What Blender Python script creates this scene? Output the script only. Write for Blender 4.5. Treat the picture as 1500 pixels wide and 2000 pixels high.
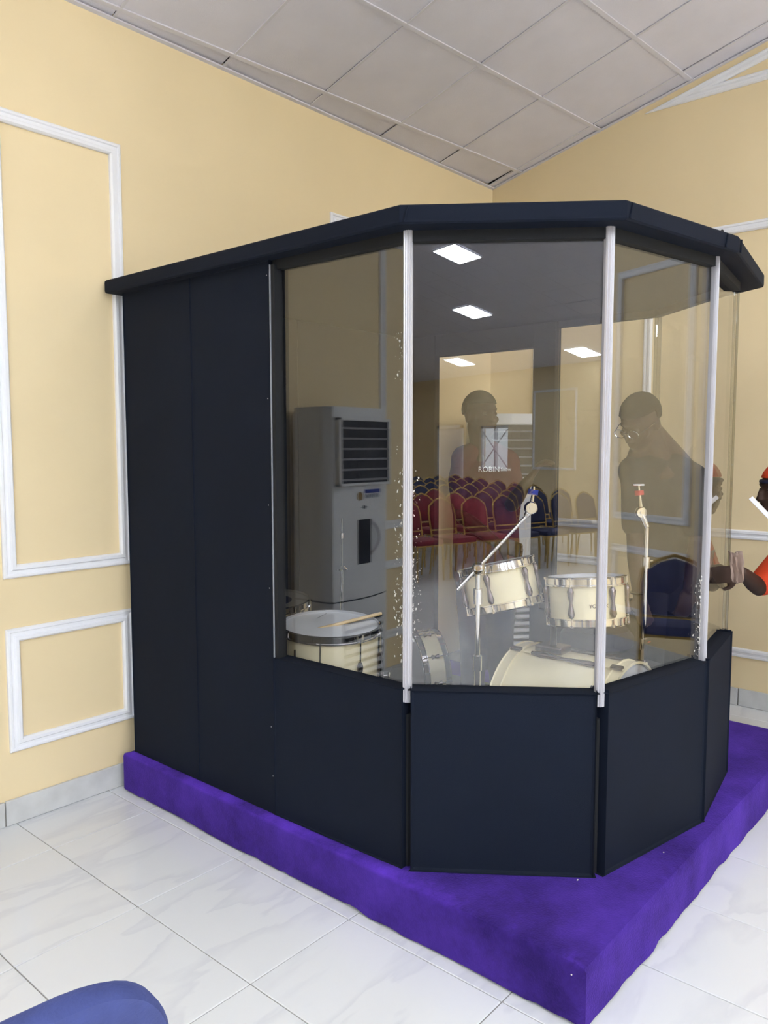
import bpy, bmesh, math, random
from mathutils import Vector, Matrix, noise
random.seed(7)
for o in list(bpy.data.objects): bpy.data.objects.remove(o)
SC = bpy.context.scene
COL = SC.collection

# ------------------------------------------------------------------ camera
CAM = Vector((-4.9816, -3.2685, 1.5753)); YAW, PIT, ROL = map(math.radians, (40.887, 4.7427, -0.0218)); FPX = 1542.2
FW = Vector((math.cos(YAW)*math.cos(PIT), math.sin(YAW)*math.cos(PIT), -math.sin(PIT)))
RT = Vector((math.sin(YAW), -math.cos(YAW), 0)); UP = RT.cross(FW)
RT, UP = RT*math.cos(ROL)+UP*math.sin(ROL), UP*math.cos(ROL)-RT*math.sin(ROL)
cd = bpy.data.cameras.new('camera'); cam = bpy.data.objects.new('camera', cd); COL.objects.link(cam)
cd.sensor_fit = 'HORIZONTAL'; cd.sensor_width = 36; cd.lens = 36*FPX/1500; cd.clip_start = .02; cd.clip_end = 200
cam.matrix_world = Matrix((RT, UP, -FW)).transposed().to_4x4(); cam.location = CAM
SC.camera = cam
def at(px, py, dist):
    """world point seen at a pixel of the photograph, at a horizontal distance in metres"""
    d = FW+RT*((px-750)/FPX)-UP*((py-1000)/FPX)
    return CAM+d*(dist/math.hypot(d.x, d.y))
def in_view(p, m=80):
    d = Vector(p)-CAM; w = d.dot(FW)
    if w < .05: return False
    x = 750+FPX*d.dot(RT)/w; y = 1000-FPX*d.dot(UP)/w
    return -m < x < 1500+m and -m < y < 2000+m

# ------------------------------------------------------------------ light
wd = bpy.data.worlds.new('world'); SC.world = wd; wd.use_nodes = True
wd.node_tree.nodes['Background'].inputs[0].default_value = (.92, .96, 1, 1)
wd.node_tree.nodes['Background'].inputs[1].default_value = 3.0
LED_STRENGTH = 65.0
SC.view_settings.view_transform = 'Standard'; SC.view_settings.look = 'None'
SC.view_settings.gamma = 1; SC.view_settings.use_curve_mapping = False
SC.view_settings.exposure = 0.0

# ------------------------------------------------------------------ materials
def s2l(c): return tuple(((v/255)/12.92 if v/255 <= .04045 else ((v/255+.055)/1.055)**2.4) for v in c)
MATS = {}
def mat(name, rgb, rough=.6, metal=0, var=0, vscale=3, bump=0, bscale=60, sheen=0, coat=0, spec=.5, sheen_tint=None):
    m = bpy.data.materials.new(name); m.use_nodes = True; nt = m.node_tree; n = nt.nodes; l = nt.links
    b = n['Principled BSDF']; c = s2l(rgb)
    b.inputs['Base Color'].default_value = (*c, 1); b.inputs['Roughness'].default_value = rough
    b.inputs['Metallic'].default_value = metal; b.inputs['Specular IOR Level'].default_value = spec
    if sheen:
        b.inputs['Sheen Weight'].default_value = sheen; b.inputs['Sheen Roughness'].default_value = .45
        if sheen_tint: b.inputs['Sheen Tint'].default_value = (*s2l(sheen_tint), 1)
    if coat: b.inputs['Coat Weight'].default_value = coat
    tc = n.new('ShaderNodeTexCoord')
    if var:
        t = n.new('ShaderNodeTexNoise'); t.inputs['Scale'].default_value = vscale; t.inputs['Detail'].default_value = 5
        l.new(tc.outputs['Object'], t.inputs['Vector'])
        r = n.new('ShaderNodeValToRGB')
        r.color_ramp.elements[0].position = .3; r.color_ramp.elements[1].position = .7
        r.color_ramp.elements[0].color = (*[v*(1-var) for v in c], 1); r.color_ramp.elements[1].color = (*[min(1, v*(1+var)) for v in c], 1)
        l.new(t.outputs['Fac'], r.inputs['Fac']); l.new(r.outputs['Color'], b.inputs['Base Color'])
    if bump:
        t = n.new('ShaderNodeTexNoise'); t.inputs['Scale'].default_value = bscale; t.inputs['Detail'].default_value = 3
        l.new(tc.outputs['Object'], t.inputs['Vector'])
        bp = n.new('ShaderNodeBump'); bp.inputs['Strength'].default_value = bump; bp.inputs['Distance'].default_value = .004
        l.new(t.outputs['Fac'], bp.inputs['Height']); l.new(bp.outputs['Normal'], b.inputs['Normal'])
    MATS[name] = m
    return m
def nodes(m): return m.node_tree.nodes, m.node_tree.links, m.node_tree.nodes['Principled BSDF']

mat('wall', (238, 217, 174), .55, var=.035, vscale=1.3, bump=.12, bscale=35)
mat('trim', (243, 243, 246), .35, var=.02)
mat('skirt', (206, 206, 204), .35, var=.10, vscale=9)
mat('grout', (150, 146, 140), .8)
mat('ceil_tile', (228, 225, 234), .9, var=.035, vscale=4, bump=.25, bscale=180)
mat('ceil_bar', (222, 219, 226), .6, var=.04)
mat('void', (40, 40, 42), .9)
mat('fabric', (13, 21, 36), .8, var=.10, vscale=2.5, bump=.25, bscale=700, spec=.2)
mat('fabric_edge', (12, 15, 21), .85, bump=.2, bscale=600)
mat('alu', (196, 194, 200), .3, metal=.25)
mat('screw', (190, 190, 190), .3, metal=1)
mat('chrome', (225, 225, 228), .10, metal=1)
mat('dark_chrome', (120, 110, 112), .22, metal=1)
mat('black_metal', (22, 22, 24), .4, metal=.3)
mat('shell', (243, 230, 192), .28, var=.05, vscale=5, coat=.4)
mat('drumhead', (232, 234, 240), .45, var=.02, vscale=8)
mat('drumhead_grey', (120, 116, 112), .5)
mat('badge', (96, 74, 62), .35, metal=.4)
mat('stick', (214, 184, 132), .55, var=.12, vscale=18)
mat('felt_blue', (38, 52, 140), .9)
mat('felt_red', (180, 40, 52), .9)
mat('white_felt', (225, 225, 230), .8)
mat('chair_blue', (56, 66, 120), .8, var=.10, vscale=30, bump=.35, bscale=160, sheen=.15, sheen_tint=(120, 140, 220))
mat('chair_blue_dark', (20, 24, 66), .75, var=.15, vscale=18, bump=.3, bscale=120)
mat('chair_maroon', (120, 20, 34), .8, var=.12, vscale=18, sheen=.15)
mat('gold', (196, 168, 96), .28, metal=.9)
mat('throne', (24, 28, 56), .65, var=.1, vscale=12)
mat('ac_white', (226, 228, 232), .35, var=.015, coat=.2)
mat('ac_dark', (30, 31, 36), .4)
mat('ac_grey', (150, 152, 160), .45)
mat('ac_display', (10, 12, 20), .12)
mat('sticker_blue', (40, 60, 150), .4)
mat('sticker_gold', (150, 120, 60), .4)
mat('skin', (60, 41, 32), .6, spec=.3, var=.08, vscale=9)
mat('hair', (26, 21, 19), 1, spec=.1, bump=.3, bscale=400)
mat('shirt_maroon', (84, 24, 36), .85, var=.08, vscale=10)
mat('shirt_black', (20, 19, 20), .85, var=.08, vscale=10)
mat('shirt_orange', (232, 74, 28), .8, var=.05, vscale=10)
mat('jeans', (34, 40, 66), .85, var=.12, vscale=25)
mat('trouser', (38, 36, 38), .85)
mat('shoe', (18, 18, 20), .5)
mat('eye', (96, 84, 76), .9, spec=.1)
mat('print', (225, 222, 222), .6)
mat('rag', (150, 128, 116), .9, var=.15, vscale=30)
mat('plastic_white', (222, 220, 228), .4)
mat('door', (226, 226, 236), .45)
mat('glue', (226, 224, 220), .7)
mat('smear', (205, 203, 198), .85)
mat('dust', (210, 205, 200), .9)
mat('floor_mat', (46, 47, 52), .8, var=.1, vscale=20)
mat('smear', (205, 203, 198), .85)

# marble-look floor tile with faint grey veins, its own pattern per tile
m = mat('floor_tile', (222, 222, 222), .16, spec=.5); n, l, b = nodes(m)
oi = n.new('ShaderNodeObjectInfo'); tc = n.new('ShaderNodeTexCoord'); geo = n.new('ShaderNodeNewGeometry')
mp = n.new('ShaderNodeMapping'); mp.inputs['Scale'].default_value = (1.1, 4.2, 1); mp.inputs['Rotation'].default_value = (0, 0, .5)
va = n.new('ShaderNodeVectorMath'); va.operation = 'MULTIPLY_ADD'; va.inputs[1].default_value = (1, 1, 1)
sc_ = n.new('ShaderNodeVectorMath'); sc_.operation = 'SCALE'; sc_.inputs['Scale'].default_value = 17
cx = n.new('ShaderNodeCombineXYZ'); l.new(oi.outputs['Random'], cx.inputs[0]); l.new(oi.outputs['Random'], cx.inputs[1])
l.new(cx.outputs[0], sc_.inputs[0]); l.new(geo.outputs['Position'], va.inputs[0]); l.new(sc_.outputs[0], va.inputs[2])
l.new(va.outputs[0], mp.inputs['Vector'])
w = n.new('ShaderNodeTexNoise'); w.inputs['Scale'].default_value = .8; w.inputs['Detail'].default_value = 5; w.inputs['Distortion'].default_value = .4
l.new(mp.outputs[0], w.inputs['Vector'])
r = n.new('ShaderNodeValToRGB'); e = r.color_ramp.elements
e[0].position = .44; e[0].color = (*s2l((226, 226, 226)), 1); e[1].position = .515; e[1].color = (*s2l((226, 226, 226)), 1)
k = e.new(.5); k.color = (*s2l((217, 217, 219)), 1)
l.new(w.outputs['Fac'], r.inputs['Fac']); l.new(r.outputs['Color'], b.inputs['Base Color'])

# purple plush carpet: nap brushed different ways shows as lighter and darker patches; bright left top strip is painted sheen
m = mat('carpet', (66, 30, 140), .95, sheen=.35, sheen_tint=(140, 100, 235), spec=.1); n, l, b = nodes(m)
tc = n.new('ShaderNodeTexCoord'); t1 = n.new('ShaderNodeTexNoise'); t1.inputs['Scale'].default_value = 3.4; t1.inputs['Detail'].default_value = 9; t1.inputs['Roughness'].default_value = .65
l.new(tc.outputs['Object'], t1.inputs['Vector'])
r = n.new('ShaderNodeValToRGB'); e = r.color_ramp.elements
e[0].position = .33; e[0].color = (*s2l((42, 26, 92)), 1); e[1].position = .68; e[1].color = (*s2l((78, 50, 156)), 1)
l.new(t1.outputs['Fac'], r.inputs['Fac'])
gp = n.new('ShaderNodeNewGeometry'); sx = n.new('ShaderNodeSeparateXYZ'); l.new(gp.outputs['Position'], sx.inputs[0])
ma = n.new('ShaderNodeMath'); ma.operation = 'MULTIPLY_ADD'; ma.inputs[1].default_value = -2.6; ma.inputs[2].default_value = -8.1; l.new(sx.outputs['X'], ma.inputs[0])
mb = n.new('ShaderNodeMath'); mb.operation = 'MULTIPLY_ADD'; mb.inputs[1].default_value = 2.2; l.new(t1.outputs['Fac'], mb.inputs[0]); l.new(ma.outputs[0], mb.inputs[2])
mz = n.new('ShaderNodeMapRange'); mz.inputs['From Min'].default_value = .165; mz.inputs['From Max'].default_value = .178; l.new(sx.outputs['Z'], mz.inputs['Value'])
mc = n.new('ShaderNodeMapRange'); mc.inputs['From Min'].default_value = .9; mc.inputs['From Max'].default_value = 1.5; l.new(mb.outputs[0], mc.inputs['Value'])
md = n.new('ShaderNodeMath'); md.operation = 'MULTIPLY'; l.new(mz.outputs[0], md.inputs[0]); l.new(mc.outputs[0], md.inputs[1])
mxc = n.new('ShaderNodeMix'); mxc.data_type = 'RGBA'; l.new(md.outputs[0], mxc.inputs[0]); l.new(r.outputs['Color'], mxc.inputs[6]); mxc.inputs[7].default_value = (*s2l((98, 58, 196)), 1)  # sheen put into the colour: lighter left top strip, sides kept darker
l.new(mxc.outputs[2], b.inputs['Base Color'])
t2 = n.new('ShaderNodeTexNoise'); t2.inputs['Scale'].default_value = 160; t2.inputs['Detail'].default_value = 4; l.new(tc.outputs['Object'], t2.inputs['Vector'])
bp = n.new('ShaderNodeBump'); bp.inputs['Strength'].default_value = .6; bp.inputs['Distance'].default_value = .006
l.new(t2.outputs['Fac'], bp.inputs['Height']); l.new(bp.outputs['Normal'], b.inputs['Normal'])

def pane_material(name, r0, tint, smear=.5):
    """clear acrylic: reflects more at grazing angles, otherwise lets light straight through; faint wiped smears and scratches"""
    m = bpy.data.materials.new(name); m.use_nodes = True; n = m.node_tree.nodes; l = m.node_tree.links
    n.clear(); out = n.new('ShaderNodeOutputMaterial')
    g = n.new('ShaderNodeNewGeometry'); d = n.new('ShaderNodeVectorMath'); d.operation = 'DOT_PRODUCT'
    l.new(g.outputs['Normal'], d.inputs[0]); l.new(g.outputs['Incoming'], d.inputs[1])
    def mth(op, a, bb):
        q = n.new('ShaderNodeMath'); q.operation = op
        for i, v in enumerate((a, bb)):
            if v is None: continue
            if isinstance(v, (int, float)): q.inputs[i].default_value = v
            else: l.new(v, q.inputs[i])
        return q.outputs[0]
    c = mth('ABSOLUTE', d.outputs['Value'], None)
    p5 = mth('POWER', mth('SUBTRACT', 1.0, c), 5.0)
    R = mth('ADD', mth('MULTIPLY', p5, 1-r0), r0)
    tr = n.new('ShaderNodeBsdfTransparent'); tr.inputs[0].default_value = (*tint, 1)
    gl = n.new('ShaderNodeBsdfGlossy'); gl.inputs['Roughness'].default_value = 0.0
    mx = n.new('ShaderNodeMixShader'); l.new(R, mx.inputs[0]); l.new(tr.outputs[0], mx.inputs[1]); l.new(gl.outputs[0], mx.inputs[2])
    tc = n.new('ShaderNodeTexCoord'); mp = n.new('ShaderNodeMapping'); mp.inputs['Scale'].default_value = (3, 3, 1.1); mp.inputs['Rotation'].default_value = (.5, .4, .3)
    l.new(tc.outputs['Object'], mp.inputs[0])
    ns = n.new('ShaderNodeTexNoise'); ns.inputs['Scale'].default_value = 2.2; ns.inputs['Detail'].default_value = 9; ns.inputs['Roughness'].default_value = .72; ns.inputs['Distortion'].default_value = 1.5
    l.new(mp.outputs[0], ns.inputs['Vector'])
    rp = n.new('ShaderNodeMapRange'); rp.inputs['From Min'].default_value = .52; rp.inputs['From Max'].default_value = .85; rp.inputs['To Max'].default_value = .05*smear
    l.new(ns.outputs['Fac'], rp.inputs['Value'])
    df = n.new('ShaderNodeBsdfDiffuse'); df.inputs[0].default_value = (.8, .8, .8, 1)
    m2 = n.new('ShaderNodeMixShader'); l.new(rp.outputs[0], m2.inputs[0]); l.new(mx.outputs[0], m2.inputs[1]); l.new(df.outputs[0], m2.inputs[2])
    l.new(m2.outputs[0], out.inputs['Surface']); MATS[name] = m
    return m
pane_material('acrylic', .090, (.985, .985, .98), smear=.22)
pane_material('acrylic_edge', .10, (.72, .72, .68), smear=2)
pane_material('window_glass', .04, (.97, .98, .98), smear=.2)
def emis(name, rgb, s):
    m = bpy.data.materials.new(name); m.use_nodes = True; n = m.node_tree.nodes; l = m.node_tree.links
    n.clear(); o = n.new('ShaderNodeOutputMaterial'); e = n.new('ShaderNodeEmission'); e.inputs[0].default_value = (*rgb, 1); e.inputs[1].default_value = s
    l.new(e.outputs[0], o.inputs[0]); MATS[name] = m
emis('led', (.865, .955, 1.045), LED_STRENGTH)

# ------------------------------------------------------------------ mesh helpers
def obj(name, bm, m, parent=None, smooth=False, loc=None):
    if isinstance(bm, bpy.types.Mesh): me = bm
    else:
        me = bpy.data.meshes.new(name); bmesh.ops.recalc_face_normals(bm, faces=bm.faces[:]); bm.to_mesh(me); bm.free()
        me.materials.append(MATS[m])
        if smooth:
            me.polygons.foreach_set('use_smooth', [True]*len(me.polygons))
            try: me.set_sharp_from_angle(angle=math.radians(40))
            except Exception: pass
    o = bpy.data.objects.new(name, me); COL.objects.link(o)
    if parent: o.parent = parent
    if loc is not None: o.location = loc
    return o
def tag(o, label=None, cat=None, group=None, kind=None):
    if label: o['label'] = label
    if cat: o['category'] = cat
    if group: o['group'] = group
    if kind: o['kind'] = kind
    return o
def empty(name, loc=(0, 0, 0), rz=0):
    o = bpy.data.objects.new(name, None); COL.objects.link(o); o.location = loc; o.rotation_euler = (0, 0, rz); o.empty_display_size = .1
    return o
def thing(name, label, cat, loc=(0, 0, 0), rz=0, group=None): return tag(empty(name, loc, rz), label, cat, group)
def copy_tree(o, parent=None):
    c = o.copy(); COL.objects.link(c)
    if parent: c.parent = parent
    for ch in list(o.children): copy_tree(ch, c)
    return c
def box(bm, x0, x1, y0, y1, z0, z1, bev=0, seg=2):
    g = bmesh.ops.create_cube(bm, size=1)['verts']
    for v in g: v.co = Vector(((x0+x1)/2+v.co.x*(x1-x0), (y0+y1)/2+v.co.y*(y1-y0), (z0+z1)/2+v.co.z*(z1-z0)))
    if bev:
        ed = list({e for v in g for e in v.link_edges})
        bmesh.ops.bevel(bm, geom=ed, offset=bev, segments=seg, affect='EDGES', profile=.5)
    return g
def obox(bm, c, ax, ay, az, hx, hy, hz, bev=0):
    """box centred at c with unit axes ax, ay, az"""
    g = bmesh.ops.create_cube(bm, size=2)['verts']; c = Vector(c)
    for v in g: v.co = c+Vector(ax)*v.co.x*hx+Vector(ay)*v.co.y*hy+Vector(az)*v.co.z*hz
    if bev: bmesh.ops.bevel(bm, geom=list({e for v in g for e in v.link_edges}), offset=bev, segments=2, affect='EDGES', profile=.5)
def prism(bm, pts, z0, z1):
    a = [bm.verts.new((p[0], p[1], z0)) for p in pts]; b = [bm.verts.new((p[0], p[1], z1)) for p in pts]
    bm.faces.new(a[::-1]); bm.faces.new(b); k = len(pts)
    for i in range(k): bm.faces.new((a[i], a[(i+1) % k], b[(i+1) % k], b[i]))
def tube(bm, pts, r, seg=10, cap=True, closed=False):
    pts = [Vector(p) for p in pts]; k = len(pts); rr = r if isinstance(r, (list, tuple)) else [r]*k
    rings = []; up = None
    for i, p in enumerate(pts):
        if closed: d = (pts[(i+1) % k]-pts[i-1]).normalized()
        else: d = (pts[min(i+1, k-1)]-pts[max(i-1, 0)]).normalized()
        if up is None: up = d.orthogonal().normalized()
        up = (up-d*up.dot(d)).normalized(); s = d.cross(up)
        rings.append([bm.verts.new(p+(up*math.cos(t)+s*math.sin(t))*rr[i]) for t in [2*math.pi*j/seg for j in range(seg)]])
    for i in range(k if closed else k-1):
        A, B = rings[i], rings[(i+1) % k]
        for j in range(seg): bm.faces.new((A[j], A[(j+1) % seg], B[(j+1) % seg], B[j]))
    if cap and not closed: bm.faces.new(rings[0][::-1]); bm.faces.new(rings[-1])
def lathe(bm, prof, seg=24, mtx=Matrix()):
    rings = []
    for (r, z) in prof:
        if r < 1e-5: rings.append([bm.verts.new(mtx @ Vector((0, 0, z)))])
        else: rings.append([bm.verts.new(mtx @ Vector((r*math.cos(2*math.pi*j/seg), r*math.sin(2*math.pi*j/seg), z))) for j in range(seg)])
    for A, B in zip(rings, rings[1:]):
        for j in range(seg):
            q = [A[j % len(A)], A[(j+1) % len(A)], B[(j+1) % len(B)], B[j % len(B)]]
            q = [v for i, v in enumerate(q) if v not in q[:i]]
            if len(q) > 2:
                try: bm.faces.new(q)
                except ValueError: pass
def ball(bm, c, r, mtx=None, u=12, v=8):
    r = r if isinstance(r, (tuple, list)) else (r, r, r)
    g = bmesh.ops.create_uvsphere(bm, u_segments=u, v_segments=v, radius=1)['verts']
    for q in g:
        p = Vector((q.co.x*r[0], q.co.y*r[1], q.co.z*r[2]))
        q.co = (mtx @ p if mtx else p)+Vector(c)
def NB(): return bmesh.new()
def text_mesh(name, body, size, m, parent, mtx, extrude=.0006):
    cu = bpy.data.curves.new(name, 'FONT'); cu.body = body; cu.size = size; cu.align_x = 'CENTER'; cu.align_y = 'CENTER'; cu.extrude = extrude
    t = bpy.data.objects.new(name, cu); COL.objects.link(t)
    me = bpy.data.meshes.new_from_object(t.evaluated_get(bpy.context.evaluated_depsgraph_get())); bpy.data.objects.remove(t)
    me.materials.clear(); me.materials.append(MATS[m])
    o = bpy.data.objects.new(name, me); COL.objects.link(o)
    if parent: o.parent = parent
    o.matrix_local = mtx
    return o
def frame_m(origin, x, y, z):
    M = Matrix((x, y, z)).transposed().to_4x4(); M.translation = origin
    return M

# ------------------------------------------------------------------ the hall
XW, YW, RIDGE, H0, SL = -20.0, -13.6, -6.8, 3.435, .24     # far end wall, opposite wall, ridge line, eaves height, roof slope
def ceil_z(y): return H0+SL*min(-y, y-YW)
def struct(name, bm, m, **k):
    o = obj(name, bm, m, **k); o['kind'] = 'structure'
    return o
# floor: grout bed with separate tiles
b_ = NB(); box(b_, XW-.2, .2, YW-.2, .2, -.12, -.004); floor = struct('floor', b_, 'grout')
TX, TY, U0, V0, GAP = .4209, .6, -3.5753, -.3299, .004
tile_me = {}
def tile_mesh(w, h):
    k = (round(w, 3), round(h, 3))
    if k not in tile_me:
        b_ = NB(); box(b_, -w/2, w/2, -h/2, h/2, -.009, 0, .0015, 1)
        me = bpy.data.meshes.new('tile'); b_.to_mesh(me); b_.free(); me.materials.append(MATS['floor_tile']); tile_me[k] = me
    return tile_me[k]
rest = NB(); ntile = 0
for i in range(-40, 11):
    for j in range(-1, 24):
        x0, x1 = U0+i*TX, U0+(i+1)*TX; y1, y0 = V0-j*TY, V0-(j+1)*TY
        x0, x1 = max(x0, XW), min(x1, -.001); y0, y1 = max(y0, YW), min(y1, -.001)
        if x1-x0 < .02 or y1-y0 < .02: continue
        c = ((x0+x1)/2, (y0+y1)/2)
        hidden = -3.05 < c[0]-TX/2 and c[0]+TX/2 < -.9 and c[1]-TY/2 > -2.3
        if not hidden and ntile < 290 and any(in_view((x, y, 0), 10) for x in (x0, c[0], x1) for y in (y0, c[1], y1)):
            o = obj('tile', tile_mesh(x1-x0-GAP, y1-y0-GAP), None, floor, loc=(c[0], c[1], random.uniform(-.0006, .0004))); ntile += 1
        else: box(rest, x0+GAP/2, x1-GAP/2, y0+GAP/2, y1-GAP/2, -.009, 0)
o = obj('tile_field', rest, 'floor_tile', floor); o['kind'] = 'stuff'
# walls
b_ = NB(); box(b_, XW-.2, .2, 0, .2, -.1, H0+.25); struct('wall_left', b_, 'wall')
def gable(x0, x1):
    b_ = NB(); ys = [(0.2, -.1), (YW-.2, -.1), (YW-.2, H0+.0), (RIDGE, ceil_z(RIDGE)+.05), (.2, H0+.0)]
    a = [b_.verts.new((x0, y, z)) for y, z in ys]; c = [b_.verts.new((x1, y, z)) for y, z in ys]
    b_.faces.new(a); b_.faces.new(c[::-1])
    for i in range(5): b_.faces.new((a[i], a[(i+1) % 5], c[(i+1) % 5], c[i]))
    return b_
struct('wall_right', gable(0, .2), 'wall'); struct('wall_end', gable(XW-.2, XW), 'wall')
WX0, WX1, WZ0, WZ1 = -17.0, -15.9, .95, 2.1                 # one window in the opposite wall
b_ = NB(); box(b_, XW-.2, WX0, YW-.2, YW, -.1, H0+.2); box(b_, WX1, .2, YW-.2, YW, -.1, H0+.2)
box(b_, WX0, WX1, YW-.2, YW, -.1, WZ0); box(b_, WX0, WX1, YW-.2, YW, WZ1, H0+.2); struct('wall_opposite', b_, 'wall')
win = tag(empty('window_1', ((WX0+WX1)/2, YW, WZ0)), kind='structure'); hw, hh = (WX1-WX0)/2, WZ1-WZ0
b_ = NB()
for x0, x1, z0, z1 in ((-hw, -hw+.06, 0, hh), (hw-.06, hw, 0, hh), (-hw, hw, 0, .06), (-hw, hw, hh-.06, hh), (-.03, .03, 0, hh)): box(b_, x0, x1, -.12, -.05, z0, z1)
obj('window_frame', b_, 'trim', win)
for s in (-1, 1):
    b_ = NB(); tube(b_, [(-s*hw*.9, -.03, .1), (s*hw*.9, -.03, hh-.1)], .016, 8); obj('brace', b_, 'trim', win)
    b_ = NB(); box(b_, min(0, s*hw), max(0, s*hw), -.09, -.084, .03, hh-.03); obj('pane', b_, 'window_glass', win)
dr = tag(empty('door_1', (-18.2, YW+.01, 0)), kind='structure')
b_ = NB(); box(b_, -.45, .45, 0, .04, 0, 2.05, .004); obj('leaf', b_, 'door', dr)
b_ = NB()
for x0, x1, z0, z1 in ((-.55, -.46, 0, 2.15), (.46, .55, 0, 2.15), (-.55, .55, 2.06, 2.15)): box(b_, x0, x1, 0, .06, z0, z1)
obj('door_frame', b_, 'trim', dr)
b_ = NB(); tube(b_, [(.36, .04, 1.0), (.36, .09, 1.0), (.25, .09, 1.0)], .011); obj('handle', b_, 'chrome', dr)

# suspended ceiling: grid turned a little against the walls, tiles laid in behind the bars
ROT = math.radians(-3.3); GX, GY = .59, .587; GO = Vector((-1.26, -.175))
ca, sa = math.cos(ROT), math.sin(ROT)
def g2w(u, v): return GO+Vector((u*ca-v*sa, u*sa+v*ca))
def clip(poly, ax, lim, keep_less):
    out = []
    for i in range(len(poly)):
        a, c = poly[i], poly[(i+1) % len(poly)]
        ia = (a[ax] <= lim) == keep_less or a[ax] == lim; ic = (c[ax] <= lim) == keep_less or c[ax] == lim
        if ia: out.append(a)
        if ia != ic:
            t = (lim-a[ax])/(c[ax]-a[ax]); out.append((a[0]+(c[0]-a[0])*t, a[1]+(c[1]-a[1])*t))
    return out
b_ = NB()
for ya, yb in ((.2, RIDGE), (RIDGE, YW-.2)):
    q = [(XW-.2, ya), (.2, ya), (.2, yb), (XW-.2, yb)]
    zz = lambda y: H0+.03+SL*(-y if ya > -1 else y-YW)
    a = [b_.verts.new((x, y, zz(y))) for x, y in q]; c = [b_.verts.new((x, y, zz(y)+.1)) for x, y in q]
    b_.faces.new(a); b_.faces.new(c[::-1])
    for i in range(4): b_.faces.new((a[i], a[(i+1) % 4], c[(i+1) % 4], c[i]))
ceiling = struct('ceiling', b_, 'void')
def slab(bm, poly, up0, up1, tilt=0, cen=None):
    if len(poly) < 3: return
    def zz(x, y, u):
        return ceil_z(y)+u+(tilt*((x-cen[0])+(y-cen[1])) if tilt else 0)
    a = [bm.verts.new((x, y, zz(x, y, up0))) for x, y in poly]; c = [bm.verts.new((x, y, zz(x, y, up1))) for x, y in poly]
    try:
        bm.faces.new(a[::-1]); bm.faces.new(c); k = len(poly)
        for i in range(k): bm.faces.new((a[i], a[(i+1) % k], c[(i+1) % k], c[i]))
    except ValueError: pass
def room_clip(poly, y_lo=YW, y_hi=0.0):
    poly = clip(poly, 0, -.002, True)
    poly = clip(poly, 0, XW, False) if poly else poly
    poly = clip(poly, 1, y_hi-.002, True) if poly else poly
    return clip(poly, 1, y_lo, False) if poly else poly
rest = NB(); nct = 0
for half in (0, 1):
    lo, hi = ((RIDGE, 0), (YW, RIDGE))[half]
    for i in range(-36, 6):
        for j in range(-14 if not half else -26, 4 if not half else -8):
            g = .006
            poly = [tuple(g2w(i*GX+g, j*GY+g)), tuple(g2w((i+1)*GX-g, j*GY+g)), tuple(g2w((i+1)*GX-g, (j+1)*GY-g)), tuple(g2w(i*GX+g, (j+1)*GY-g))]
            poly = room_clip(poly, lo, hi)
            if len(poly) < 3: continue
            cx_ = sum(p[0] for p in poly)/len(poly); cy_ = sum(p[1] for p in poly)/len(poly)
            if not half and any(in_view((x, y, ceil_z(y)), 20) for x, y in poly):
                b_ = NB(); edge = max(p[1] for p in poly) > -.01 or max(p[0] for p in poly) > -.01; slab(b_, poly, .003+random.uniform(0, .003)+(.004 if edge else 0), .016, random.uniform(-.03, .03) if edge else random.uniform(-.006, .006), (cx_, cy_)); obj('ceiling_tile', b_, 'ceil_tile', ceiling); nct += 1
            else: slab(rest, poly, .004, .012)
o = obj('ceiling_tile_field', rest, 'ceil_tile', ceiling); o['kind'] = 'stuff'
rest = NB()
def bar(p, q, w, dz, near):
    d = (q-p).normalized(); nn = Vector((-d.y, d.x))*w/2
    pl = room_clip([tuple(p+nn), tuple(q+nn), tuple(q-nn), tuple(p-nn)], *((RIDGE, 0) if near else (YW, RIDGE)))
    if len(pl) < 3: return
    if near and any(in_view((x, y, ceil_z(y)), 20) for x, y in pl):
        b_ = NB(); slab(b_, pl, -.002-dz, .003); obj('grid_bar', b_, 'ceil_bar', ceiling)
    else: slab(rest, pl, -.002, .003)
for near in (True, False):
    for i in range(-36, 6):
        for j in range(-14 if near else -26, 4 if near else -8): bar(g2w(i*GX, j*GY), g2w(i*GX, (j+1)*GY), .014, 0, near)
    for j in range(-14 if near else -26, 4 if near else -8):
        for i in range(-36, 6, 4): bar(g2w(i*GX, j*GY), g2w((i+4)*GX, j*GY), .022, .001, near)
o = obj('grid_bar_field', rest, 'ceil_bar', ceiling); o['kind'] = 'stuff'
# wall angle along the two walls in view
b_ = NB(); slab(b_, [(XW, -.02), (XW, 0), (0, 0), (0, -.02)], -.006, .001); struct('trim_1', b_, 'ceil_bar')
b_ = NB(); slab(b_, [(-.02, 0), (0, 0), (0, RIDGE), (-.02, RIDGE)], -.006, .001); struct('trim_2', b_, 'ceil_bar')

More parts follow.
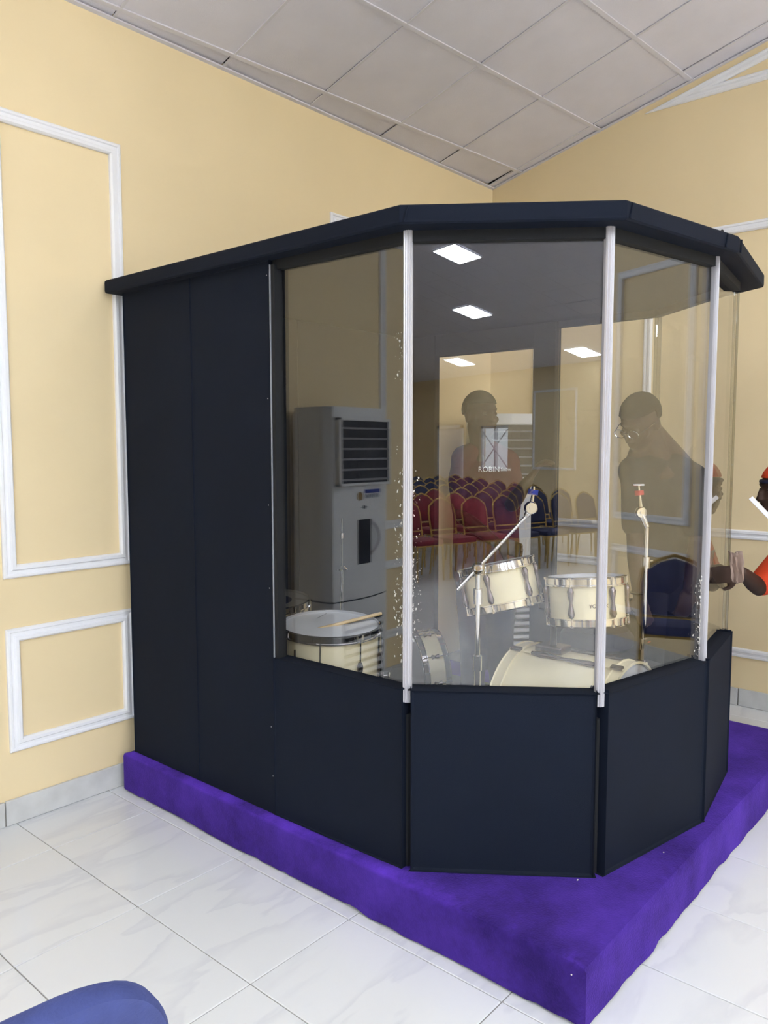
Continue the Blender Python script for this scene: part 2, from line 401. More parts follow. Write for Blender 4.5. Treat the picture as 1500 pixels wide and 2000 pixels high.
# raised panel mouldings on the walls: mitred frames with a stepped profile
PROF = [(0, 0), (0, .010), (.006, .016), (.014, .016), (.018, .010), (.030, .010), (.036, .020), (.048, .020), (.055, .012), (.055, 0)]
ntr = [2]
def moulding(corners, to3, name=None):
    """closed frame, corners in wall coordinates (s, z), profile runs inwards"""
    b_ = NB(); k = len(corners); cs = [Vector(c) for c in corners]
    area = sum(cs[i].x*cs[(i+1) % k].y-cs[(i+1) % k].x*cs[i].y for i in range(k))
    rings = []
    for i in range(k):
        p, q, r_ = cs[i-1], cs[i], cs[(i+1) % k]
        d1 = (q-p).normalized(); d2 = (r_-q).normalized(); s = 1 if area > 0 else -1
        n1 = Vector((-d1.y, d1.x))*s; n2 = Vector((-d2.y, d2.x))*s
        mt = (n1+n2)/(1+n1.dot(n2))
        rings.append([b_.verts.new(to3(*(q+mt*a), h)) for a, h in PROF])
    for i in range(k):
        A, B = rings[i], rings[(i+1) % k]
        for j in range(len(PROF)-1): b_.faces.new((A[j], A[j+1], B[j+1], B[j]))
    ntr[0] += 1
    return struct('trim_%d' % ntr[0], b_, 'trim')
W1 = lambda s, z, h: (s, -h, z); W2 = lambda s, z, h: (-h, s, z)
W3 = lambda s, z, h: (s, YW+h, z); W4 = lambda s, z, h: (XW+h, s, z)
def rect(a, c, z0, z1): return [(a, z0), (c, z0), (c, z1), (a, z1)]
for a, c in ((-3.588, -3.005), (-1.68, -1.1), (-5.55, -4.97), (-7.5, -6.9)):
    moulding(rect(a, c, 1.035, 2.91), W1); moulding(rect(a, c, .305, .825), W1)
for a, c in ((-.95, -.36), (-2.1, -1.165), (-3.45, -2.65), (-4.87, -4.13), (-6.4, -5.6)):
    moulding(rect(a, c, 1.02, 2.885), W2); moulding(rect(a, c, .30, .825), W2)
for k_ in range(6): moulding(rect(-15.0+k_*2.4, -13.6+k_*2.4, 1.03, 2.9), W3)
for k_ in range(4): moulding(rect(-12.6+k_*3.2, -10.6+k_*3.2, 1.03, 2.9), W4)
yp0, yp1 = -1.13, YW+1.13                                   # pediment moulding under the roof slope
moulding([(yp0, 3.66), (yp1, 3.66), (RIDGE, 3.66+SL*(yp0-RIDGE))], W2)
# skirting tiles
def skirting(name, along, length, side):
    base = NB(); 
    if along == 'x': box(base, -length, 0, -.006, 0, 0, .100)
    else: box(base, -.006, 0, -length, 0, 0, .100)
    s = struct(name, base, 'grout'); t = .012; cnt = 0
    x = -side
    while x > -length:
        x2 = max(x-.6, -length)
        b_ = NB()
        if along == 'x': box(b_, x2+.003, x-.003, -.016, -.002, .001, .106, .002, 1)
        else: box(b_, -.016, -.002, x2+.003, x-.003, .001, .106, .002, 1)
        obj('skirting_tile', b_, 'skirt', s); x = x2; cnt += 1
        if cnt > 14: break
    return s
skirting('baseboard_left', 'x', 7.0, .02); skirting('baseboard_right', 'y', 7.0, .02)

# LED panels in the ceiling: some mirrored in the panes, the others added as fill
def led(x, y, label):
    zc = ceil_z(y)-.012; t = thing('ceiling_light', label, 'light', (x, y, zc), 0, 'square ceiling light panels of the hall')
    t.rotation_euler = (math.atan(SL)*(-1 if y > RIDGE else 1), 0, 0)
    b_ = NB(); h = .30
    for q in ((-h, -h+.015, -h, h), (h-.015, h, -h, h), (-h, h, -h, -h+.015), (-h, h, h-.015, h)): box(b_, *q, -.006, .008)
    obj('frame', b_, 'trim', t)
    b_ = NB(); box(b_, -h+.012, h-.012, -h+.012, h-.012, -.003, .006); obj('diffuser', b_, 'led', t)
refl_spots = [(-11.3, -8.35, 'square LED panel reflected highest in the front pane'), (-13.3, -10.3, 'square LED panel reflected second highest in the front pane'),
              (-16.6, -12.6, 'square LED panel reflected over the doorway in the front pane'), (-12.9, -13.0, 'square LED panel reflected beside the second post')]
for q in refl_spots: led(*q)
for y, xs in ((-8.2, (-1.6, -5.7, -7.8)), (-10.5, (-2.5, -4.8, -7.1, -9.4)), (-12.6, (-3.5, -6.0, -8.5, -11.0)), (-6.0, (-3.0,)), (-4.6, (-5.0, -7.4, -9.8)), (-2.6, (-7.8, -11.5))):  # unseen panels added to brighten walls and corner, clear of the pane reflections
    for x in xs: led(x, y, 'unseen square white LED panel added to brighten the walls')

# ------------------------------------------------------------------ platform
PX0, PX1, PY0, PY1, PZ = -3.11, -.835, -2.365, -.07, .18
plat = thing('stage_platform', 'low platform wrapped in purple plush carpet under the booth', 'platform', ((PX0+PX1)/2, (PY0+PY1)/2, 0))
def ploc(x, y, z): return (x-(PX0+PX1)/2, y-(PY0+PY1)/2, z)
b_ = NB(); box(b_, *[v-(PX0+PX1)/2 for v in (PX0+.03, PX1-.03)], *[v-(PY0+PY1)/2 for v in (PY0+.03, PY1-.03)], 0, PZ-.01); obj('deck', b_, 'black_metal', plat)
b_ = NB()
# carpet: a skin that runs over the top, round the edge and down the sides, hem slightly wavy
per = []; N = [76, 78, 76, 78]; cs = [(PX0, PY1), (PX0, PY0), (PX1, PY0), (PX1, PY1)]
for s in range(4):
    a, c = cs[s], cs[(s+1) % 4]
    for i in range(N[s]): per.append((a[0]+(c[0]-a[0])*i/N[s], a[1]+(c[1]-a[1])*i/N[s], s))
def outn(s): return ((-1, 0), (0, -1), (1, 0), (0, 1))[s]
K = len(per); rows = []
cxp, cyp = (PX0+PX1)/2, (PY0+PY1)/2
steps = [('top', .30), ('top', .15), ('top', .06), ('top', .025), ('edge', .006), ('side', .165), ('side', .14), ('side', .10), ('side', .05), ('side', .0)]
for kind, v in steps:
    row = []
    for i, (x, y, s) in enumerate(per):
        nx, ny = outn(s); nz = noise.noise(Vector((x*3, y*3, 1.3))); nf = noise.noise(Vector((x*11, y*11, 5.1)))
        corner = min(math.hypot(x-c[0], y-c[1]) for c in cs)
        if kind == 'top':
            qx = min(max(x, PX0+v), PX1-v); qy = min(max(y, PY0+v), PY1-v); z = PZ+.004*nz
        elif kind == 'edge': qx, qy, z = x-nx*v, y-ny*v, PZ-.004
        else:
            t = 1-v/.165; w = .010*nz*t+.006*nf*t
            if s == 1: w += .010*max(0, noise.noise(Vector((x*6.5, 0, 2))))*t*1.6
            if corner < .1: w *= corner/.1
            qx, qy, z = x+nx*w, y+ny*w, max(v, .004)
            if v == 0: z = .006+.012*abs(nf)+(.012*max(0, nz) if s == 1 else 0)
        row.append(b_.verts.new(ploc(qx, qy, z)))
    rows.append(row)
for A, B in zip(rows, rows[1:]):
    for i in range(K): b_.faces.new((A[i], A[(i+1) % K], B[(i+1) % K], B[i]))
b_.faces.new(rows[0])
bmesh.ops.remove_doubles(b_, verts=b_.verts[:], dist=1e-5)
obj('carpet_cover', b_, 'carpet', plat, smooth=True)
b_ = NB()                                                   # crumbs left on the carpet
for px, py in ((1312, 1503), (1352, 1486), (1356, 1490), (1384, 1473), (1296, 1668), (1128, 1722), (1116, 1908)):
    d = FW+RT*((px-750)/FPX)-UP*((py-1000)/FPX); p = CAM+d*((PZ-CAM.z)/d.z)
    ball(b_, ploc(p.x, p.y, PZ+.006), (random.uniform(.002, .005), .0025, .002), u=6, v=4)
o = obj('crumbs', b_, 'dust', plat); o['kind'] = 'stuff'
# ------------------------------------------------------------------ booth
L, L2, P1, P2, P3, P4, P5 = (-3.045, -.10), (-3.04, -1.06), (-3.025, -1.675), (-2.655, -2.168), (-2.05, -2.283), (-1.53, -2.205), (-1.105, -1.70)
ZB, SILL, ZT, ZR0, ZR1 = PZ+.002, .79, 2.25, 2.243, 2.302
booth = thing('drum_booth', 'tall black fabric drum booth with clear panes on the purple platform', 'booth', (-2.07, -1.2, ZB))
BO = Vector((-2.07, -1.2, ZB))
def wall_piece(name, A, B, z0, z1, thick, m, off=0, g0=0, g1=0, bev=.006, parent=None, label=None):
    """upright slab between two plan points; outer face at 'off' outside the line A-B"""
    A, B = Vector(A), Vector(B); d = (B-A).normalized(); nrm = Vector((d.y, -d.x))
    if nrm.dot((A+B)/2-Vector((-2.07, -1.1))) < 0: nrm = -nrm
    A2, B2 = A+d*g0, B-d*g1; c = (A2+B2)/2+nrm*(off-thick/2)
    b_ = NB(); obox(b_, Vector((c.x, c.y, (z0+z1)/2))-BO, (d.x, d.y, 0), (nrm.x, nrm.y, 0), (0, 0, 1), (B2-A2).length/2, thick/2, (z1-z0)/2, bev)
    o = obj(name, b_, m, parent or booth, smooth=False)
    if label: o['label'] = label
    return o
# solid panels of the left side
wall_piece('side_panel', L, (-3.042, -.585), ZB, ZR0, .05, 'fabric', .02, 0, .0008, .004)
sp = wall_piece('side_panel', (-3.042, -.585), L2, ZB, ZR0, .05, 'fabric', .02, .0008, .001, .004)
b_ = NB(); box(b_, -3.0635-BO.x, -3.036-BO.x, -1.0645-BO.y, -1.0622-BO.y, .79-BO.z, 2.225-BO.z); obj('edge_strip', b_, 'ac_grey', booth)
b_ = NB(); box(b_, -3.06-BO.x, -3.02-BO.x, -1.085-BO.y, -1.068-BO.y, .79-BO.z, 2.225-BO.z); obj('edge_gasket', b_, 'fabric_edge', booth)
for z in (2.19, 1.75, 1.36, 1.05, .52, .33):
    b_ = NB(); ball(b_, Vector((-3.0635, -1.048+random.uniform(-.006, .006), z))-BO, (.0012, .0022, .0022), u=8, v=6); obj('screw', b_, 'screw', booth)
# upholstered lower panels
wall_piece('lower_panel', L2, P1, ZB, SILL, .05, 'fabric', .02, .0012, .004)
wall_piece('lower_panel', P1, P2, ZB, SILL, .05, 'fabric', .02, .012, .012, .010)
wall_piece('lower_panel', P2, P3, ZB, SILL, .05, 'fabric', .02, .010, .003, .010)
wall_piece('lower_panel', P3, P4, ZB, SILL, .05, 'fabric', .02, .003, .003, .006)
wall_piece('lower_panel', P4, P5, ZB, SILL, .05, 'fabric', .02, .004, .006, .006)
wall_piece('lower_panel', P5, (-1.1, -1.16), ZB, SILL, .05, 'fabric', .02, .004, .001, .006)
# right side: jamb, doorway, back strip
wall_piece('door_jamb', (-1.1, -1.16), (-1.1, -1.02), ZB, ZR0, .06, 'fabric', .02, 0, 0, .006)
wall_piece('door_header', (-1.1, -1.02), (-1.1, -.34), 2.115, ZR0, .05, 'fabric', .02, .001, .001, .004)
wall_piece('side_panel', (-1.1, -.34), (-1.1, -.10), ZB, ZR0, .05, 'fabric', .02, 0, 0, .004)
wall_piece('back_panel', (-3.0, -.10), (-2.07, -.10), ZB, ZR0, .04, 'fabric', .0, .03, .001, .004)
wall_piece('back_panel', (-2.07, -.10), (-1.1, -.10), ZB, ZR0, .04, 'fabric', .0, .001, .04, .004)
b_ = NB(); prism(b_, [(x*.965-.002, y*.965) for x, y in [(p[0]-BO.x, p[1]-BO.y) for p in (L, P1, P2, P3, P4, P5, (-1.1, -.1))]], 0, .006); obj('floor_mat', b_, 'floor_mat', booth)
# clear panes
GT = .008
for A, B, g0, g1 in ((L2, P1, .022, .012), (P1, P2, .014, .014), (P2, P3, .014, .010), (P3, P4, .008, .003), (P4, P5, .003, .010), (P5, (-1.1, -1.16), .010, .002)):
    p_ = wall_piece('pane', A, B, SILL-.02, ZR0-.03, GT, 'acrylic', -.006, g0, g1, 0)
# clear plastic corner profiles: fluted aluminium-look on the front corners
def corner_post(P, r, m, z0, z1, name='corner_post', n=None):
    c = Vector((P[0], P[1])); out = (c-Vector((-2.07, -1.1))).normalized() if n is None else Vector(n); s = Vector((-out.y, out.x))
    b_ = NB()
    prof = []
    for k in range(9):                                      # four flutes across the face
        u = -1+2*k/8; prof.append((u*r, .014+(.0035 if k % 2 else 0)-.006*u*u))
    prof += [(r, -.008), (-r, -.008)]
    prism(b_, [tuple(c+s*u+out*v-Vector((BO.x, BO.y))) for u, v in prof], z0-BO.z, z1-BO.z)
    return obj(name, b_, m, booth)
CP = (-2.75, -1.75)
corner_post(P1, .0145, 'alu', .745, ZR0, n=Vector((-.96, -.5)).normalized())
corner_post(P2, .0145, 'alu', .745, ZR0, n=Vector((-.62, -.8)).normalized())
corner_post(P3, .010, 'alu', .78, ZR0, n=Vector((-.35, -.95)).normalized())
b_ = NB(); tube(b_, [Vector((P4[0], P4[1], SILL))-BO, Vector((P4[0], P4[1], ZR0))-BO], .006, 8); obj('edge_bead', b_, 'acrylic_edge', booth)
corner_post(P5, .016, 'acrylic_edge', SILL-.01, ZR0)
# dark strips behind the gaps of the lower panels
for P in (P1, P2, P3):
    b_ = NB(); c = Vector((P[0], P[1]))+(Vector((-2.07, -1.1))-Vector(P)).normalized()*.012
    tube(b_, [Vector((c.x, c.y, ZB))-BO, Vector((c.x, c.y, .70))-BO], .012, 8); obj('joint_strip', b_, 'fabric_edge', booth)
# header strip over the panes
for A, B in ((L2, P1), (P1, P2), (P2, P3), (P3, P4), (P4, P5), (P5, (-1.1, -1.16))):
    wall_piece('header_strip', A, B, ZR0-.034, ZR0+.001, .03, 'fabric_edge', .008, .004, .004, .002)
# roof: padded board, cloth pulled round the edge
RO = [(-3.115, -.035), (-3.105, -1.705), (-2.70, -2.243), (-2.06, -2.365), (-1.36, -2.255), (-1.045, -1.72), (-1.045, -.035)]
b_ = NB(); prism(b_, [(x-BO.x, y-BO.y) for x, y in RO], ZR0-BO.z, ZR1-BO.z)
bmesh.ops.recalc_face_normals(b_, faces=b_.faces[:])
ed = [e for e in b_.edges if abs(e.verts[0].co.z-e.verts[1].co.z) < 1e-4]
bmesh.ops.bevel(b_, geom=ed, offset=.013, segments=3, affect='EDGES', profile=.6)
roof = obj('roof', b_, 'fabric', booth)
for A, u0 in (((RO[1], RO[2]), .02), ((RO[2], RO[3]), .02), ((RO[3], RO[4]), .03), ((RO[2], RO[3]), .86)):
    a, c = Vector(A[0]), Vector(A[1]); d = (c-a).normalized(); nn = Vector((d.y, -d.x))
    if nn.dot(a-Vector((-2.07, -1.1))) < 0: nn = -nn
    p = a+d*(c-a).length*u0+nn*.0025; b_ = NB()
    tube(b_, [Vector((p.x, p.y, ZR0+.006))-BO, Vector((p.x+d.x*.012, p.y+d.y*.012, ZR1-.008))-BO], .0035, 6); obj('cloth_fold', b_, 'fabric', roof)
b_ = NB(); p = Vector((-2.1, -2.30, ZR1))-BO
tube(b_, [p+Vector((-.02, 0, -.004)), p+Vector((.03, 0, .012)), p+Vector((.06, .0, .03))], [.012, .010, .006], 8); obj('cloth_tail', b_, 'fabric_edge', roof)
# old sealant left along the pane edges
def sealant(A, B, t0, t1, z0, z1, cnt, smax):
    A, B = Vector(A), Vector(B); d = (B-A).normalized(); nn = Vector((d.y, -d.x))
    if nn.dot((A+B)/2-Vector((-2.07, -1.1))) < 0: nn = -nn
    b_ = NB(); cl = [random.uniform(z0, z1) for _ in range(max(3, cnt//22))]
    for i in range(cnt):
        t = t0+(t1-t0)*random.random()**3; z = random.choice(cl)+random.gauss(0, .05); p = A+d*t+nn*(-.0052); s_ = smax*(.15+.85*random.random()**2.5)
        if not z0 < z < z1: continue
        k = 9; top = []; bot = []; ph = random.uniform(-.5, .5)
        for j in range(k):
            q = 2*math.pi*j/k; rr = s_*random.uniform(.35, 1); u, v = rr*.5*math.cos(q), rr*math.sin(q); u, v = u*math.cos(ph)-v*math.sin(ph), u*math.sin(ph)+v*math.cos(ph)
            P_ = Vector((p.x+d.x*u, p.y+d.y*u, z+v))-BO; top.append(b_.verts.new(P_+Vector((nn.x, nn.y, 0))*.0009)); bot.append(b_.verts.new(P_))
        b_.faces.new(top); b_.faces.new(bot[::-1])
        for j in range(k): b_.faces.new((top[j], top[(j+1) % k], bot[(j+1) % k], bot[j]))
    o = obj('sealant', b_, 'smear', booth); o['kind'] = 'stuff'
sealant(P1, L2, .016, .06, .81, 1.95, 300, .0085); sealant(P1, P2, .017, .045, .9, 1.75, 120, .007); sealant(P3, P2, .011, .06, .80, 1.10, 120, .008); sealant(P3, P4, .012, .05, .80, 1.1, 30, .006)

# ------------------------------------------------------------------ air conditioner towers
def ac_tower(name, label, loc, rz):
    """front faces local -y, base centre at origin, 0.50 x 0.32 x 1.79 m"""
    t = thing(name, label, 'air conditioner', loc, rz, 'white floor standing air conditioners'); W, D, Hh = .25, .30, 1.79
    b_ = NB(); pl = [(-W, 0), (-W, -.22), (-W+.02, -.27)]
    pl += [(-W+.02+(2*W-.04)*k/8, -.27-.03*math.sin(math.pi*k/8)) for k in range(1, 8)]+[(W-.02, -.27), (W, -.22), (W, 0)]
    prism(b_, pl, .02, .72); obj('lower_body', b_, 'ac_white', t)
    b_ = NB(); prism(b_, pl, .728, Hh-.03); pl2 = [(x*.97, y*.97-.003) for x, y in pl]; prism(b_, pl2, Hh-.03, Hh); obj('upper_body', b_, 'ac_white', t)
    b_ = NB(); prism(b_, [(x*.985, y*.985) for x, y in pl], .70, .74); obj('seam', b_, 'ac_dark', t)
    b_ = NB(); box(b_, -W+.03, W-.03, -.28, -.02, 0, .03); obj('foot', b_, 'ac_grey', t)
    b_ = NB(); box(b_, -.205, .205, -.308, -.25, 1.375, 1.715); obj('outlet', b_, 'ac_dark', t)
    b_ = NB()
    for q in ((-.22, -.203, 1.36, 1.73), (.203, .22, 1.36, 1.73), (-.22, .22, 1.715, 1.73), (-.22, .22, 1.36, 1.375)): box(b_, q[0], q[1], -.316, -.26, q[2], q[3], .003, 1)
    obj('outlet_frame', b_, 'ac_white', t)
    for k in range(6):
        b_ = NB(); z = 1.395+k*.056; obox(b_, (0, -.312, z), (1, 0, 0), (0, .86, .5), (0, -.5, .86), .203, .011, .002); obj('louvre', b_, 'ac_grey', t)
    for k in range(7):
        b_ = NB(); x = -.18+k*.06; box(b_, x-.002, x+.002, -.31, -.29, 1.38, 1.71); obj('vane', b_, 'ac_dark', t)
    b_ = NB(); box(b_, -.055, .055, -.306, -.29, .92, 1.17, .004, 1); obj('display', b_, 'ac_display', t)
    b_ = NB(); tube(b_, [(-.058, -.302, 1.165)]+[(-.058-.045*math.sin(math.pi*k/8), -.306-.022*math.sin(math.pi*k/8), 1.165-.2*k/8) for k in range(1, 8)]+[(-.058, -.302, .965)], .009, 8); obj('grip', b_, 'plastic_white', t)
    b_ = NB(); lathe(b_, [(0, 0), (.025, 0), (.025, .002), (0, .002)], 16, Matrix.Translation((.035, -.2985, 1.30)) @ Matrix.Rotation(math.pi/2, 4, 'X')); obj('round_badge', b_, 'sticker_gold', t)
    b_ = NB(); box(b_, -.14, .0, -.3025, -.29, 1.315, 1.335); obj('feature_sticker', b_, 'sticker_blue', t)
    for k in range(4):
        b_ = NB(); lathe(b_, [(0, 0), (.013, 0), (.013, .002), (0, .002)], 12, Matrix.Translation((-.02-k*.034, -.301+.002*k, 1.298)) @ Matrix.Rotation(math.pi/2, 4, 'X')); obj('feature_icon', b_, 'ac_grey', t)
    b_ = NB(); box(b_, -.03, .03, -.3025, -.295, 1.236, 1.239); box(b_, -.012, .012, -.303, -.295, 1.228, 1.247, .003, 1); obj('maker_mark', b_, 'ac_dark', t)
    for k in range(11):
        b_ = NB(); z = .12+k*.046; obox(b_, (0, -.295, z), (1, 0, 0), (0, .8, .6), (0, -.6, .8), .16, .016, .003); obj('intake_slat', b_, 'ac_white', t)
        b_ = NB(); box(b_, -.158, .158, -.3015, -.28, z+.012, z+.026); obj('intake_slot', b_, 'ac_dark', t)
    return t
ac_tower('air_conditioner', 'white floor standing air conditioner in the room corner seen through the doorway', (-.28, -.28, 0), math.radians(-45))
ac_tower('air_conditioner', 'white floor standing air conditioner mirrored in the left pane', (-4.37, -.07, 0), 0)

# ------------------------------------------------------------------ chairs
def banquet_chair(name, label, m, loc, rz, group=None, simple=False, covered=False):
    """faces local +y, origin on the floor under the seat centre"""
    t = thing(name, label, 'chair', loc, rz, group); seg = 6 if simple else 10
    def lean(z): return -.20-.11*max(0, z-.42)/.5
    hw = .19
    arch = [(-hw, .44), (-hw, .60), (-hw-.006, .74), (-hw+.012, .84), (-.09, .905), (0, .935), (.09, .905), (hw-.012, .84), (hw+.006, .74), (hw, .60), (hw, .44)]
    b_ = NB(); tube(b_, [(x*(.9 if covered else 1), lean(z), z-(.035 if covered and z > .7 else 0)) for x, z in arch], .009 if covered else .011, seg); tube(b_, [(-hw, lean(.545), .545), (hw, lean(.545), .545)], .009, seg); obj('back_frame', b_, 'gold', t, True)
    # padded back
    outl = [(-hw+.012, .56), (-hw+.008, .74), (-hw+.024, .828), (-.085, .888), (0, .915), (.085, .888), (hw-.024, .828), (hw-.008, .74), (hw-.012, .56)]
    b_ = NB(); rows = []
    for off, sc in ((-.016, .94), (-.022, .85), (.0, 1), (.022, .85), (.016, .94)): pass
    cz = .73
    if covered: outl = [(-.19, .56)]+[(.196*math.copysign(abs(math.cos(q))**.62, -math.cos(q)), .74+.20*math.sin(q)**.8) for q in [math.pi*k/28 for k in range(1, 28)]]+[(.19, .56)]
    def ringv(sc, off): return [b_.verts.new((x*sc, lean(cz+(z-cz)*sc)+off, cz+(z-cz)*sc)) for x, z in outl]
    rr = [ringv(.5, -.030), ringv(.9, -.026), ringv(.97, -.020), ringv(1, -.008), ringv(1, .012), ringv(.97, .022), ringv(.9, .030), ringv(.5, .036)]
    for A, B in zip(rr, rr[1:]):
        for i in range(len(outl)): b_.faces.new((A[i], A[(i+1) % len(outl)], B[(i+1) % len(outl)], B[i]))
    b_.faces.new(rr[0][::-1]); b_.faces.new(rr[-1]); obj('backrest', b_, m, t, True)
    b_ = NB(); box(b_, -.20, .20, -.20, .20, .415, .485, .024, 2); obj('seat', b_, m, t, True)
    b_ = NB()
    for q in ([(-.19, -.19, .415), (.19, -.19, .415), (.19, .19, .415), (-.19, .19, .415)],): tube(b_, q, .011, seg, closed=True)
    obj('seat_frame', b_, 'gold', t, True)
    for sx in (-1, 1):
        for sy in (-1, 1):
            b_ = NB(); tube(b_, [(sx*.188, sy*.185, .44 if sy < 0 else .415), (sx*.195, sy*(.20 if sy > 0 else .235), .0)], .011, seg); obj('leg', b_, 'gold', t, True)
    return t
banquet_chair('banquet_chair', 'blue padded banquet chair at the bottom left, only its back top showing', 'chair_blue', (-4.59, -2.11, 0), math.radians(-6), covered=True)
banquet_chair('banquet_chair', 'blue gold-framed banquet chair on its own mirrored in the right pane', 'chair_blue', (-.52, -3.78, 0), math.radians(-132))
protos = {}
for kind, m in (('blue', 'chair_blue_dark'), ('maroon', 'chair_maroon')):
    protos[kind] = banquet_chair('banquet_chair', 'x', m, (0, 0, 0), 0, simple=True)
used = set()
for r_ in range(8):
    for c_ in range(9):
        x = -8.5-r_*.92+random.uniform(-.03, .03); y = -4.6-c_*.52-r_*.38+random.uniform(-.03, .03)
        if y < YW+.4: continue
        kind = 'maroon' if (c_ in (2, 3, 4) and r_ < 3) else 'blue'
        o = protos[kind] if kind not in used else copy_tree(protos[kind]); used.add(kind)
        o.location = (x, y, 0); o.rotation_euler = (0, 0, math.radians(-90)+random.uniform(-.06, .06))
        o['label'] = ('maroon banquet chair in the rows mirrored in the front pane' if kind == 'maroon' else 'dark blue banquet chair in the rows mirrored in the front pane'); o['group'] = 'rows of %s banquet chairs across the hall' % kind

# ------------------------------------------------------------------ drums and stands
def drum(name, label, dia, depth, nl, pos, axis, head='drumhead', rot=0, hoop='chrome', hoop_w=.022, lug='horn', bottom_head=True, lug_h=.16, cat='drum', shell_m='shell'):
    """pos = centre of the top (batter) head, axis = direction the top head faces"""
    t = thing(name, label, cat, pos); z = Vector(axis).normalized(); x = Vector((0, 0, 1)).cross(z)
    x = x.normalized() if x.length > .05 else Vector((1, 0, 0)); y = z.cross(x)
    M = frame_m(Vector(), x, y, z); t.matrix_world = Matrix.Translation(pos) @ M @ Matrix.Rotation(rot, 4, 'Z')
    R = dia/2
    b_ = NB(); lathe(b_, [(R-.006, -depth+.004), (R, -depth+.004), (R, -.006), (R-.006, -.006), (R-.006, -depth+.004)], 48); obj('shell', b_, shell_m, t, True)
    for zz, s in ((0, 1), (-depth, -1)):
        b_ = NB(); lathe(b_, [(R+.003, zz-s*hoop_w), (R+.014, zz-s*hoop_w), (R+.014, zz-s*hoop_w+s*.004), (R+.008, zz-s*hoop_w+s*.006), (R+.008, zz+s*.006), (R+.013, zz+s*.010), (R+.003, zz+s*.012), (R+.003, zz-s*hoop_w)], 48); obj('hoop', b_, hoop, t, True)
    b_ = NB(); lathe(b_, [(0, .001), (R+.002, .001), (R+.002, -.004), (0, -.004)], 48); obj('head', b_, head, t)
    if bottom_head:
        b_ = NB(); lathe(b_, [(0, -depth-.001), (R+.002, -depth-.001), (R+.002, -depth+.003), (0, -depth+.003)], 48); obj('head', b_, head, t)
    for k in range(nl):
        a = 2*math.pi*k/nl; c = Vector((math.cos(a), math.sin(a), 0))
        b_ = NB(); tube(b_, [c*(R+.012)+Vector((0, 0, .008)), c*(R+.012)+Vector((0, 0, -depth-.008))], .0032, 8)
        for zz in (.006, -depth-.006): tube(b_, [c*(R+.012)+Vector((0, 0, zz-.005)), c*(R+.012)+Vector((0, 0, zz+.005))], .0065, 6)
        rod = obj('tension_rod', b_, hoop, t, True)
        h = min(depth*.72, lug_h) if lug == 'horn' else .05; zc = -depth/2
        b_ = NB(); pr = [(.0, -h/2), (.008, -h/2+.004), (.013, -h*.36), (.010, -h*.2), (.0065, 0), (.010, h*.2), (.013, h*.36), (.008, h/2-.004), (0, h/2)]
        lathe(b_, pr, 10, Matrix.Translation(c*(R+.011)+Vector((0, 0, zc)))); obj('lug', b_, 'dark_chrome', t, True)
    return t
def stool_legs(t, r, z, n=3, m='chrome', rad=.011, rot=0):
    for k in range(n):
        a = rot+2*math.pi*k/n; b_ = NB(); tube(b_, [(0, 0, z), (r*.55*math.cos(a), r*.55*math.sin(a), z*.42), (r*math.cos(a), r*math.sin(a), .012)], rad, 8); lg = obj('leg', b_, m, t, True)
        b_ = NB(); ball(b_, (r*math.cos(a), r*math.sin(a), .014), .014, u=8, v=6); obj('rubber_foot', b_, 'black_metal', lg, True)

# floor tom on three legs
ft = drum('floor_tom', 'cream floor tom with a white head on legs behind the left pane', .405, .36, 8, (-2.655, -.955, .825), (-.03, -.05, 1), rot=.35)
for k in range(3):
    a = -.75+k*2.09; c = Vector((math.cos(a), math.sin(a), 0)); b_ = NB()
    tube(b_, [c*.222+Vector((0, 0, -.05)), c*.222+Vector((0, 0, -.56)), c*.25+Vector((0, 0, -.645))], .0055, 8); lg = obj('leg', b_, 'chrome', ft, True)
    b_ = NB(); obox(b_, c*.214+Vector((0, 0, -.22)), (c.x, c.y, 0), (-c.y, c.x, 0), (0, 0, 1), .014, .014, .028, .005); obj('leg_bracket', b_, 'dark_chrome', ft)
    b_ = NB(); tube(b_, [c*.228+Vector((0, 0, -.21)), c*.252+Vector((0, 0, -.205))], .004, 8); tube(b_, [c*.25+Vector((-c.y*.022, c.x*.022, -.205)), c*.25+Vector((c.y*.022, -c.x*.022, -.205))], .005, 8); obj('wing_bolt', b_, 'chrome', ft)
b_ = NB(); obox(b_, (.05, .14, .0013), (.88, .48, 0), (-.48, .88, 0), (0, 0, 1), .045, .0022, .0004); obj('head_print', b_, 'ac_grey', ft)
# drum stick resting over the rim
p0, p1 = Vector((-2.775, -1.0, .838)), Vector((-2.44, -1.02, .868))
p0 = at(590, 1236, 3.22); p1 = at(745, 1198, 3.36)
st = thing('drum_stick', 'pale wooden drum stick lying across the floor tom', 'drum stick', p1); d_ = p0-p1
b_ = NB(); tube(b_, [d_*0, d_*.02, d_*.35, d_*.78], [.0065, .0075, .0075, .0066], 10); obj('shaft', b_, 'stick', st, True)
b_ = NB(); tube(b_, [d_*.78, d_*.93, d_*.95, d_*.975, d_*1.0], [.0066, .004, .005, .0055, .003], 10); obj('tip', b_, 'stick', st, True)
